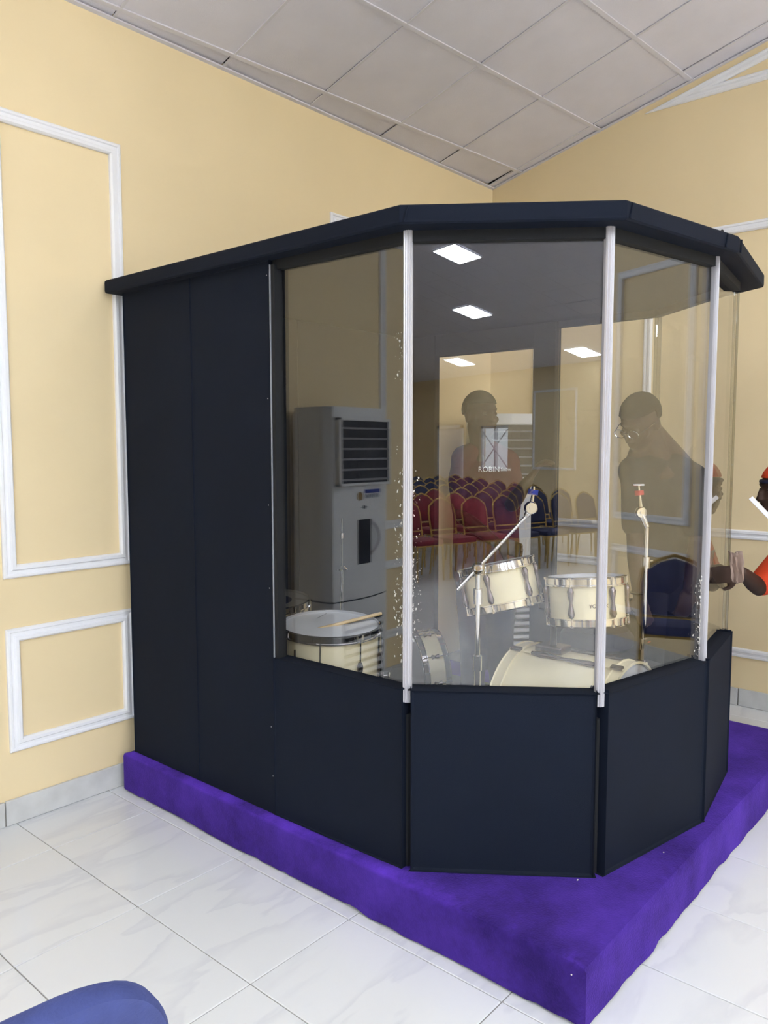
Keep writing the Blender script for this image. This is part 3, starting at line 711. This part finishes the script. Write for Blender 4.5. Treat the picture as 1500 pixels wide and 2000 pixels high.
# snare on a stand, far left
sn = drum('snare_drum', 'snare drum with a dark grey head at the left behind the floor tom', .356, .14, 8, (-2.50, -.40, .835), (-.06, -.05, 1), head='drumhead_grey', lug='short')
b_ = NB(); lathe(b_, [(0, .002), (.10, .002), (.10, .0035), (0, .0035)], 32); obj('centre_dot', b_, 'throne', sn)
b_ = NB(); tube(b_, [(0, 0, -.17), (0, 0, -.45)], .012); obj('stand_tube', b_, 'chrome', sn)
for k in range(3):
    a = k*2.09+.4; b_ = NB(); tube(b_, [(0, 0, -.22), (.15*math.cos(a), .15*math.sin(a), -.16), (.185*math.cos(a), .185*math.sin(a), -.135)], .007, 8); obj('basket_arm', b_, 'chrome', sn)
    b_ = NB(); tube(b_, [(0, 0, -.36), (.24*math.cos(a), .24*math.sin(a), -.635)], .008, 8); obj('stand_leg', b_, 'chrome', sn)
# snare standing on its edge by the doorway
drum('snare_drum', 'small cream snare drum standing on its edge near the doorway', .356, .13, 8, (-1.53, -.68, PZ+.20), (.80, -.55, .10), lug='short', rot=.3)
# hi-hat stand without cymbals
hh_ = thing('hi_hat_stand', 'bare chrome hi-hat stand with a thin rod behind the floor tom', 'stand', (-2.32, -.70, PZ))
b_ = NB(); tube(b_, [(0, 0, .05), (0, 0, .62)], .0125); obj('lower_tube', b_, 'chrome', hh_, True)
b_ = NB(); tube(b_, [(0, 0, .60), (0, 0, .83)], .009); obj('upper_tube', b_, 'chrome', hh_, True)
b_ = NB(); tube(b_, [(0, 0, .80), (0, 0, 1.06)], .003, 8); obj('pull_rod', b_, 'chrome', hh_, True)
b_ = NB(); lathe(b_, [(0, .815), (.028, .815), (.03, .82), (.012, .835), (0, .835)], 16); obj('cup', b_, 'chrome', hh_, True)
b_ = NB(); lathe(b_, [(0, .96), (.009, .965), (.009, .99), (0, .995)], 10); tube(b_, [(0, 0, .98), (.025, 0, .985)], .004, 6); obj('clutch', b_, 'chrome', hh_, True)
stool_legs(hh_, .27, .40, rot=.9)
b_ = NB(); obox(b_, (-.10, -.06, .05), (.85, .5, 0), (-.5, .85, 0), (0, 0, 1), .13, .035, .008, .004); obj('pedal', b_, 'black_metal', hh_)

# bass drum, axis towards the front
BX, BR = -2.14, .28
bd = drum('bass_drum', 'large cream bass drum lying on its side at the front of the kit', BR*2-.03, .47, 8, (BX, -2.05, PZ+BR+.02), (0, -1, 0), rot=.30, hoop='shell', hoop_w=.036, lug='horn', lug_h=.30)
for k in range(8):
    a = 2*math.pi*k/8; c = Vector((math.cos(a), math.sin(a), 0)); R = BR-.015
    for zz, s in ((0, 1), (-.47, -1)):
        b_ = NB(); obox(b_, c*(R+.018)+Vector((0, 0, zz-s*.018)), (c.x, c.y, 0), (-c.y, c.x, 0), (0, 0, 1), .006, .013, .024, .004); obj('claw', b_, 'dark_chrome', bd)
for s in (-1, 1):
    b_ = NB(); tube(b_, [(s*.19, .19*-1 if False else -.17, -.10), (s*.32, -.275, -.05)], .009, 8); 
    obj('spur', b_, 'chrome', bd)
# tom holder on the bass drum
th = thing('tom_holder', 'black double tom holder post on top of the bass drum', 'drum hardware', (BX, -1.72, PZ+BR*2+.005))
b_ = NB(); obox(b_, (0, 0, .012), (1, 0, 0), (0, 1, 0), (0, 0, 1), .045, .06, .014, .006); obj('base_plate', b_, 'dark_chrome', th)
b_ = NB(); tube(b_, [(0, 0, .02), (0, 0, .22)], .014); obj('post', b_, 'black_metal', th)
b_ = NB(); obox(b_, (0, 0, .19), (1, 0, 0), (0, 1, 0), (0, 0, 1), .04, .05, .018, .006); obj('clamp_block', b_, 'chrome', th)
for s in (-1, 1):
    b_ = NB(); tube(b_, [(0, s*.02, .19), (-.02*s, s*.10, .23), (-.03*s, s*.12, .27)], .010, 8); obj('l_arm', b_, 'chrome', th)
# two rack toms
t1 = drum('rack_tom', 'cream rack tom tilted towards the drummer, left of the pair', .285, .165, 6, (-2.30, -1.545, 1.098), (-.02, .26, 1), rot=.2)
t2 = drum('rack_tom', 'cream rack tom level beside the second post, right of the pair', .285, .165, 6, (-2.165, -1.87, 1.062), (.06, .10, 1), rot=.62)
for t, ang, zz in ((t1, -2.1, -.075), (t1, -1.2, -.09)):
    b_ = NB(); lathe(b_, [(0, 0), (.018, 0), (.020, .004), (.012, .008), (0, .008)], 6, Matrix.Rotation(ang, 4, 'Z') @ Matrix.Translation((.1425, 0, zz)) @ Matrix.Rotation(math.pi/2, 4, 'Y')); obj('badge', b_, 'badge', t)
for t, R in ((t1, .1425), (t2, .1425)):
    b_ = NB(); a = -2.6; c = Vector((math.cos(a), math.sin(a), 0)); obox(b_, c*(R+.04)+Vector((0, 0, -.14)), (c.x, c.y, 0), (-c.y, c.x, 0), (0, 0, 1), .022, .024, .030, .006); obj('mount_bracket', b_, 'chrome', t)
    b_ = NB(); tube(b_, [c*(R+.06)+Vector((0, 0, -.14)), c*(R+.085)+Vector((0, 0, -.135))], .005, 8); tube(b_, [c*(R+.085)+Vector((0, 0, -.165)), c*(R+.085)+Vector((0, 0, -.105))], .005, 8); obj('wing_bolt', b_, 'chrome', t)
ctl = t2.matrix_world.inverted() @ CAM; a = math.atan2(ctl.y, ctl.x)+.30; c = Vector((math.cos(a), math.sin(a), 0))
text_mesh('shell_print', 'YOGOX', .020, 'badge', t2, frame_m(c*.1435+Vector((0, 0, -.095)), Vector((-c.y, c.x, 0)), Vector((0, 0, 1)), c))

# boom cymbal stand near the front pane
def tilter(bm_parent, p, d, up_pt, felt, label=None):
    b_ = NB(); z = Vector((RT.x, RT.y, 0)).cross(Vector((0, 0, 1))).normalized(); M = frame_m(p, z.orthogonal().normalized(), z.cross(z.orthogonal().normalized()), z)
    lathe(b_, [(0, -.014), (.020, -.014), (.024, -.008), (.024, .008), (.020, .014), (.008, .014), (.008, .018), (0, .018)], 20, M); obj('tilter_gear', b_, 'chrome', bm_parent, True)
    b_ = NB(); tube(b_, [p, p+(up_pt-p)*.35, up_pt], [.012, .007, .004], 8); obj('cymbal_rod', b_, 'chrome', bm_parent, True)
    b_ = NB(); dd = (up_pt-p).normalized(); q = p+(up_pt-p)*.62; tube(b_, [q, q+dd*.018], .018, 14); obj('felt', b_, felt, bm_parent, True)
A0 = at(932, 1330, 2.85)
csa = thing('cymbal_stand', 'chrome boom cymbal stand with a blue felt behind the front pane', 'cymbal stand', (A0.x, A0.y, PZ)); base = Vector((A0.x, A0.y, PZ))
TL = lambda px, py, dd: at(px, py, dd)-base
zt = 1.136-PZ
b_ = NB(); tube(b_, [(0, 0, .10), (0, 0, .62)], .0125); obj('lower_tube', b_, 'chrome', csa, True)
b_ = NB(); tube(b_, [(0, 0, .60), (0, 0, zt)], .0095); obj('upper_tube', b_, 'chrome', csa, True)
for z_ in (.61, zt-.10):
    b_ = NB(); tube(b_, [(0, 0, z_-.03), (0, 0, z_+.025)], .017, 12); tube(b_, [(0, 0, z_), (.035, .01, z_)], .005, 8); tube(b_, [(.035, .01, z_-.015), (.035, .01, z_+.015)], .005, 8); obj('height_clamp', b_, 'chrome', csa, True)
b_ = NB(); q0, q1 = TL(893, 1152, 2.84), TL(1028, 1008, 2.90); tube(b_, [q0, q1], .0065); obj('boom_arm', b_, 'chrome', csa, True)
b_ = NB(); ball(b_, (0, 0, zt), .024); tube(b_, [(-.03, -.02, zt+.005), (.03, .02, zt)], .010, 10); obj('boom_clamp', b_, 'chrome', csa, True)
tilter(csa, TL(1037, 992, 2.905), None, TL(1043, 950, 2.905), 'felt_blue')
b_ = NB(); qq = TL(1041, 966, 2.905); tube(b_, [qq, qq+Vector((0, 0, .008))], .017, 14); obj('washer', b_, 'white_felt', csa)
b_ = NB(); tube(b_, [TL(1028, 1008, 2.90), TL(1037, 992, 2.905)], [.010, .013], 10); obj('arm_joint', b_, 'chrome', csa, True)
stool_legs(csa, .22, .32, rot=.5)
B0 = at(1256, 1290, 3.36); base = Vector((B0.x, B0.y, PZ))
csb = thing('cymbal_stand', 'straight chrome cymbal stand with a red felt in front of the man in black', 'cymbal stand', base)
b_ = NB(); tube(b_, [(0, 0, .10), (0, 0, .60)], .0125); obj('lower_tube', b_, 'chrome', csb, True)
zb = at(1256, 1030, 3.36).z-PZ
b_ = NB(); tube(b_, [(0, 0, .58), (0, 0, zb)], .0095); obj('upper_tube', b_, 'chrome', csb, True)
for z_ in (.59, zb-.14):
    b_ = NB(); tube(b_, [(0, 0, z_-.025), (0, 0, z_+.02)], .016, 12); tube(b_, [(0, 0, z_), (.04, -.01, z_)], .005, 8); obj('height_clamp', b_, 'chrome', csb, True)
b_ = NB(); tube(b_, [Vector((0, 0, zb)), TL(1252, 1003, 3.36)], [.012, .014], 10); obj('arm_joint', b_, 'chrome', csb, True)
tilter(csb, TL(1252, 1001, 3.36), None, TL(1247, 946, 3.36), 'felt_red')
b_ = NB(); qq = TL(1247, 947, 3.36); tube(b_, [qq-Vector((.016, -.016, 0)), qq+Vector((.016, -.016, 0))], .005, 8); obj('wing_nut', b_, 'chrome', csb)
stool_legs(csb, .20, .30, rot=1.4)
# throne
tr = thing('drum_throne', 'dark blue padded drum throne behind the right rack tom', 'stool', (-1.62, -1.66, PZ))
b_ = NB(); lathe(b_, [(0, .47), (.14, .47), (.165, .49), (.165, .53), (.14, .56), (0, .565)], 28); obj('seat', b_, 'throne', tr, True)
b_ = NB(); tube(b_, [(0, 0, .16), (0, 0, .475)], .015); obj('post', b_, 'black_metal', tr)
stool_legs(tr, .22, .36, m='black_metal', rot=.3)

# ------------------------------------------------------------------ people
def cap(bm, p, r0, q, r1, u=12):
    p, q = Vector(p), Vector(q); ball(bm, p, r0, u=u, v=8); ball(bm, q, r1, u=u, v=8)
    if (q-p).length > 1e-4: tube(bm, [p, q], [r0, r1], u)
def chain(bm, pts):
    for (p, r), (q, s) in zip(pts, pts[1:]): cap(bm, p, r, q, s)
def fuse(name, bm, m, parent, voxel=.009, smooth=6):
    """union of the blocked-in volumes as one continuous skin"""
    me = bpy.data.meshes.new(name); bm.to_mesh(me); bm.free()
    t = bpy.data.objects.new('tmp', me); COL.objects.link(t)
    r = t.modifiers.new('r', 'REMESH'); r.mode = 'VOXEL'; r.voxel_size = voxel; r.use_smooth_shade = True
    if smooth: s = t.modifiers.new('s', 'SMOOTH'); s.iterations = smooth; s.factor = .5
    dg = bpy.context.evaluated_depsgraph_get(); out = bpy.data.meshes.new_from_object(t.evaluated_get(dg)); bpy.data.objects.remove(t)
    out.materials.clear(); out.materials.append(MATS[m])
    o = bpy.data.objects.new(name, out); COL.objects.link(o); o.parent = parent
    return o
def head_parts(bm, hb, c, f, up, s=1.0):
    """c = head centre, f = facing, up = crown direction"""
    f = Vector(f).normalized(); up = Vector(up); up = (up-f*up.dot(f)).normalized(); sd = up.cross(f)   # sd = person's left
    M = Matrix((sd, f, up)).transposed()
    def P(x, y, z): return Vector(c)+(sd*x+f*y+up*z)*s
    def B(p, r, b=bm): ball(b, p, tuple(v*s for v in r), mtx=M, u=16, v=12)
    B(P(0, -.012, .028), (.074, .094, .088)); B(P(0, .022, -.030), (.060, .070, .080)); B(P(0, .046, -.086), (.034, .034, .028))
    B(P(0, .088, -.012), (.013, .020, .026)); B(P(0, .098, -.030), (.019, .016, .012)); B(P(0, .080, -.062), (.026, .014, .008)); B(P(0, .078, -.073), (.023, .014, .008))
    B(P(0, .070, .030), (.048, .018, .013))
    for x in (-1, 1): B(P(x*.075, -.012, -.006), (.011, .020, .032)); B(P(x*.046, .050, -.020), (.022, .022, .018))
    B(P(0, -.016, .034), (.0775, .0945, .0890), hb)
    return P, M
def hand(bm, wrist, palm_dir, side, curl, s=1.0, thumb=1):
    d = Vector(palm_dir).normalized(); sd = Vector(side); sd = (sd-d*sd.dot(d)).normalized(); nn = d.cross(sd)
    w = Vector(wrist); M = Matrix((sd, d, nn)).transposed()
    ball(bm, w+d*.045*s, (.040*s, .052*s, .016*s), mtx=M)
    for k, ln in enumerate((.070, .080, .075, .058)):
        x = (-.030+.020*k)*s*thumb; p = w+d*.085*s+sd*x; dd = d.copy()
        pts = [(p-d*.02*s, .0095*s), (p, .0095*s)]
        for j, fr in enumerate((.45, .32, .23)):
            dd = (dd*math.cos(curl)+nn*math.sin(curl)).normalized() if j == 0 else (dd*math.cos(curl*1.1)+(nn*math.cos(curl*j)-d*math.sin(curl*j))*math.sin(curl*1.1)).normalized()
            p = p+dd*ln*fr*s; pts.append((p, (.0088-.0008*j)*s))
        chain(bm, pts)
    p = w+d*.030*s-sd*.030*s*thumb
    chain(bm, [(p, .012*s), (p+(d*.6-sd*thumb*.75+nn*.2).normalized()*.036*s, .0105*s), (p+(d*.6-sd*thumb*.75).normalized()*.036*s+(d*.9-sd*.2*thumb+nn*.3).normalized()*.030*s, .009*s)])
def person(label, root, J, f, hc, hf, hup, shirt, pants, hs=1.0, hand_l=None, hand_r=None, sleeve=.75, cap_m=None, neck_r=.058):
    """J: joint points; f: chest direction"""
    t = thing('person', label, 'person', root); o = Vector(root); Q = {k: Vector(v)-o for k, v in J.items()}
    f = Vector(f).normalized(); sd = (Q['shl']-Q['shr']).normalized()
    body = NB(); hairb = NB(); sh = NB(); pn = NB()
    P, M = head_parts(body, hairb, Vector(hc)-o, hf, hup, hs)
    neck = (Q['shl']+Q['shr'])/2+Vector((0, 0, .03)); pel = (Q['hpl']+Q['hpr'])/2; mid = neck*.45+pel*.55; chest = neck*.78+pel*.22
    chain(body, [(neck-Vector((0, 0, .03)), neck_r+.004), (P(0, -.03, -.05), neck_r-.004)])
    if neck_r > .06:
        for k_ in ('shl', 'shr'): chain(body, [(P(0, -.05, -.055), .05), (Q[k_]*.6+P(0, -.05, -.1)*.4, .062), (Q[k_], .055)])
    def torso(b_, g):
        for sgn in (-1, 1):
            chain(b_, [(neck+sd*sgn*.035+Vector((0, 0, .012)), neck_r-.008+g), (Q['shl' if sgn > 0 else 'shr'], .058+g)]); chain(b_, [(chest+sd*sgn*.085, .098+g), (Q['shl' if sgn > 0 else 'shr'], .060+g)])
            chain(b_, [(chest+sd*sgn*.085, .098+g), (mid+sd*sgn*.065, .092+g), (pel+sd*sgn*.07, .098+g)])
        chain(b_, [(chest+f*.02, .105+g), (mid+f*.01, .100+g), (pel, .105+g)])
    torso(body, -.004)
    for s in 'lr':
        S, E, W = Q['sh'+s], Q['el'+s], Q['wr'+s]
        chain(body, [(S, .050), (S*.5+E*.5, .045), (E, .037), (E*.7+W*.3, .039), (W, .025)])
        Hp, Kn, An = Q['hp'+s], Q['kn'+s], Q['an'+s]
        chain(body, [(Hp, .085), (Hp*.5+Kn*.5, .074), (Kn, .054), (Kn*.68+An*.32, .055), (An, .038)])
        chain(sh, [(S, .060), (S*(1-sleeve)+E*sleeve, .060)])
        chain(pn, [(Hp, .098), (Hp*.5+Kn*.5, .088), (Kn, .068), (An+Vector((0, 0, .02)), .062)])
        hd = hand_l if s == 'l' else hand_r
        if hd: hand(body, W, *hd)
        else: hand(body, W, W-E, f if s == 'l' else f, .35, 1, 1 if s == 'l' else 1)
    torso(sh, .014); chain(pn, [(Q['hpl'], .096), (Q['hpr'], .096)]); chain(pn, [(pel+Vector((0, 0, .02)), .106), (pel, .108)])
    bd_ = fuse('body', body, 'skin', t, .0075, 4)
    fuse('shirt', sh, shirt, t, .011, 8); fuse('trousers', pn, pants, t, .012, 8)
    # close-cropped hair: the crown only
    for v in [v for v in hairb.verts if (v.co-P(0, 0, 0)).dot(M.col[2]) < (.045*hs if (v.co-P(0, 0, 0)).dot(M.col[1]) > .02*hs else -.005)]: hairb.verts.remove(v)
    hr = obj('hair' if not cap_m else 'cap', hairb, cap_m or 'hair', t, True); so = hr.modifiers.new('solid', 'SOLIDIFY'); so.thickness = .006
    for x in (-1, 1):
        b_ = NB(); ball(b_, P(x*.031, .0705, .006), .0105*hs, u=10, v=8); ey = obj('eye', b_, 'eye', t, True)
        b_ = NB(); ball(b_, P(x*.031, .0775, .006), .0045*hs, u=8, v=6); obj('pupil', b_, 'hair', ey, True)
        s = 'l' if x > 0 else 'r'; An = Q['an'+s]; ff = Vector((f.x, f.y, 0)).normalized(); b_ = NB()
        chain(b_, [(An+Vector((0, 0, -.02))-ff*.03, .042), (An+Vector((0, 0, -.045))+ff*.06, .040), (An+Vector((0, 0, -.055))+ff*.15, .030)])
        for v in b_.verts: v.co.z = max(v.co.z, -o.z+root[2])
        obj('shoe', b_, 'shoe', t, True)
    return t, P, M
# man in maroon behind the toms, facing out of the booth
D1 = 4.0
def j1(px, py, dd=D1): return at(px, py, dd)
r1 = j1(948, 1300); r1 = Vector((r1.x, r1.y, PZ))
J = dict(shl=j1(988, 905, 3.97), shr=j1(908, 897, 4.04), ell=j1(1000, 985, 3.88), wrl=j1(1032, 938, 3.72), elr=j1(902, 1008, 3.98), wrr=j1(972, 1062, 3.74),
         hpl=j1(975, 1120, 4.02), hpr=j1(925, 1120, 4.06))
for s, px in (('l', 978), ('r', 922)):
    k = j1(px, 1230, 4.0); J['kn'+s] = Vector((k.x, k.y, PZ+.46)); a_ = j1(px+2, 1300, 4.04); J['an'+s] = Vector((a_.x, a_.y, PZ+.09))
tocam = Vector((-FW.x, -FW.y, 0)).normalized(); rt = Vector((RT.x, RT.y, 0)).normalized()
hf = (tocam*.86+rt*.5+Vector((0, 0, .02)))
m1, P, M = person('man in a dark maroon shirt standing inside the booth behind the toms', r1, J, tocam*.9+rt*.35, j1(940, 812), hf, (-.0, 0, 1), 'shirt_maroon', 'jeans',
                  hand_l=((rt*.5+Vector((0, 0, .8))+tocam*.2), tocam, .5, 1, 1), hand_r=(rt*.9-Vector((0, 0, .25))+tocam*.3, Vector((0, 0, 1)), .55, 1, 1))
# white lettering on the chest
cn = (tocam*.95+rt*.2).normalized(); cx_ = Vector((0, 0, 1)).cross(cn).normalized(); pc = j1(955, 917, 3.80)
text_mesh('shirt_print', "ROBIN", .036, 'print', m1, frame_m(pc-r1, cx_, cn.cross(cx_), cn)); text_mesh('shirt_print', "Snow", .024, 'print', m1, frame_m(pc-r1+cx_*.085, cx_, cn.cross(cx_), cn))
# man in black bending over behind the booth chair
def j2(px, py, dd=3.85): return at(px, py, dd)
r2 = j2(1300, 1300, 4.02); r2 = Vector((r2.x, r2.y, PZ))
J = dict(shl=j2(1352, 935, 3.88), shr=j2(1238, 920, 3.78), ell=j2(1362, 1060, 3.84), wrl=j2(1345, 1150, 3.74), elr=j2(1240, 1060, 3.72), wrr=j2(1246, 1160, 3.62),
         hpl=j2(1336, 1120, 4.03), hpr=j2(1284, 1120, 4.05))
for s, px in (('l', 1338), ('r', 1282)):
    k = j2(px, 1230, 4.03); J['kn'+s] = Vector((k.x, k.y, PZ+.46)); a_ = j2(px, 1300, 4.06); J['an'+s] = Vector((a_.x, a_.y, PZ+.09))
hf = (tocam*.55-rt*.75+Vector((0, 0, -.55)))
m2, P, M = person('man in black wearing glasses bending over at the right inside the booth', r2, J, tocam*.8-rt*.4, j2(1250, 826, 3.76), hf, (tocam*.1+Vector((0, 0, 1))), 'shirt_black', 'trouser', hs=1.06, neck_r=.070,
                  hand_r=(Vector((0, 0, -1))+rt*.25, rt, .45, 1, 1), hand_l=(Vector((0, 0, -1))-rt*.2, -rt, .4, 1, 1))
gl = empty('glasses'); gl.parent = m2
b_ = NB()
for x in (-1, 1): tube(b_, [P(x*.033+.026*math.cos(q), .104, .004+.020*math.sin(q)) for q in [2*math.pi*k/14 for k in range(14)]], .0018, 6, closed=True); tube(b_, [P(x*.060, .102, .008), P(x*.074, .04, .010), P(x*.078, -.02, .008)], .0018, 6)
tube(b_, [P(-.008, .105, .008), P(.008, .105, .008)], .0018, 6); bpy.data.objects.remove(gl); obj('glasses', b_, 'chrome', m2)
b_ = NB(); W_ = J['wrr']-r2; tube(b_, [W_+Vector((.03*math.cos(q), .03*math.sin(q), .006)) for q in [2*math.pi*k/14 for k in range(14)]], .005, 6, closed=True); obj('bracelet', b_, 'dark_chrome', m2)
# man in orange outside, wiping the side pane
def j3(px, py, dd=3.35): return at(px, py, dd)
r3 = j3(1650, 1400, 4.12); r3 = Vector((r3.x, r3.y-.04, 0))
J = dict(shl=j3(1606, 1052, 3.84), shr=j3(1564, 1048, 4.10), ell=j3(1604, 1175, 3.68), wrl=j3(1556, 1078, 3.68), elr=j3(1482, 1148, 3.84), wrr=j3(1450, 1118, 3.60),
         hpl=Vector((r3.x-.02, r3.y-.12, .80)), hpr=Vector((r3.x+.08, r3.y-.02, .80)))
for s, v in (('l', Vector((r3.x-.04, r3.y-.02, 0))), ('r', Vector((r3.x+.10, r3.y+.06, 0)))): J['kn'+s] = v+Vector((-.04, .05, .44)); J['an'+s] = v+Vector((0, -.03, .09))
m3, P, M = person('man in an orange shirt and cap reaching in from the right edge', r3, J, -rt*.9+Vector((0, 0, -.4)), j3(1527, 958, 3.90), -rt+Vector((0, 0, -.06))+tocam*.05, (-rt*.05+Vector((0, 0, 1))), 'shirt_orange', 'trouser', hs=1.04, sleeve=.9, cap_m='shirt_orange',
                  hand_l=(-rt*.6+Vector((0, 0, .75)), -tocam, .8, 1, 1), hand_r=(-rt*.9+Vector((0, 0, -.15))-tocam*.2, Vector((0, 0, 1)), .3, 1, 1))
b_ = NB(); tube(b_, [P(.080*math.sin(q), -.016+.097*math.cos(q), .042) for q in [2*math.pi*k/24 for k in range(24)]], .009, 8, closed=True); obj('cap_band', b_, 'throne', m3, True)
# rag in his hand and the white strip he holds
w0 = j3(1433, 1100, 3.47)
rg = thing('cleaning_rag', 'brown rag in the orange-shirted man\'s hand against the pane', 'cloth', w0)
b_ = NB(); rows = []
for i in range(9):
    row = []
    for k in range(9):
        u, v = (i/8-.5), k/8
        nz = noise.noise(Vector((i*.7, k*.5, 3))); p = rt*(u*.055*(1-.4*abs(v-.4))+.02*v+.006*nz)+Vector((0, 0, .04-.125*v+.02*abs(u)))+tocam*(.010*math.sin(u*14+v*3)+.006*nz)
        row.append(b_.verts.new(p))
    rows.append(row)
for A, B in zip(rows, rows[1:]):
    for k in range(8): b_.faces.new((A[k], A[k+1], B[k+1], B[k]))
o = obj('cloth', b_, 'rag', rg, True); o.modifiers.new('s', 'SOLIDIFY').thickness = .004
s0, s1 = j3(1466, 972, 3.72), j3(1538, 1046, 3.68)
ws = thing('plastic_strip', 'flat white plastic strip held up below the orange cap', 'strip', s0); d_ = s1-s0
b_ = NB(); az = Vector((d_.normalized())); ay = tocam; ax = az.cross(ay).normalized(); obox(b_, d_*.5, ax, ax.cross(az), az, .010, .0015, d_.length/2, .001); obj('strip', b_, 'plastic_white', ws)
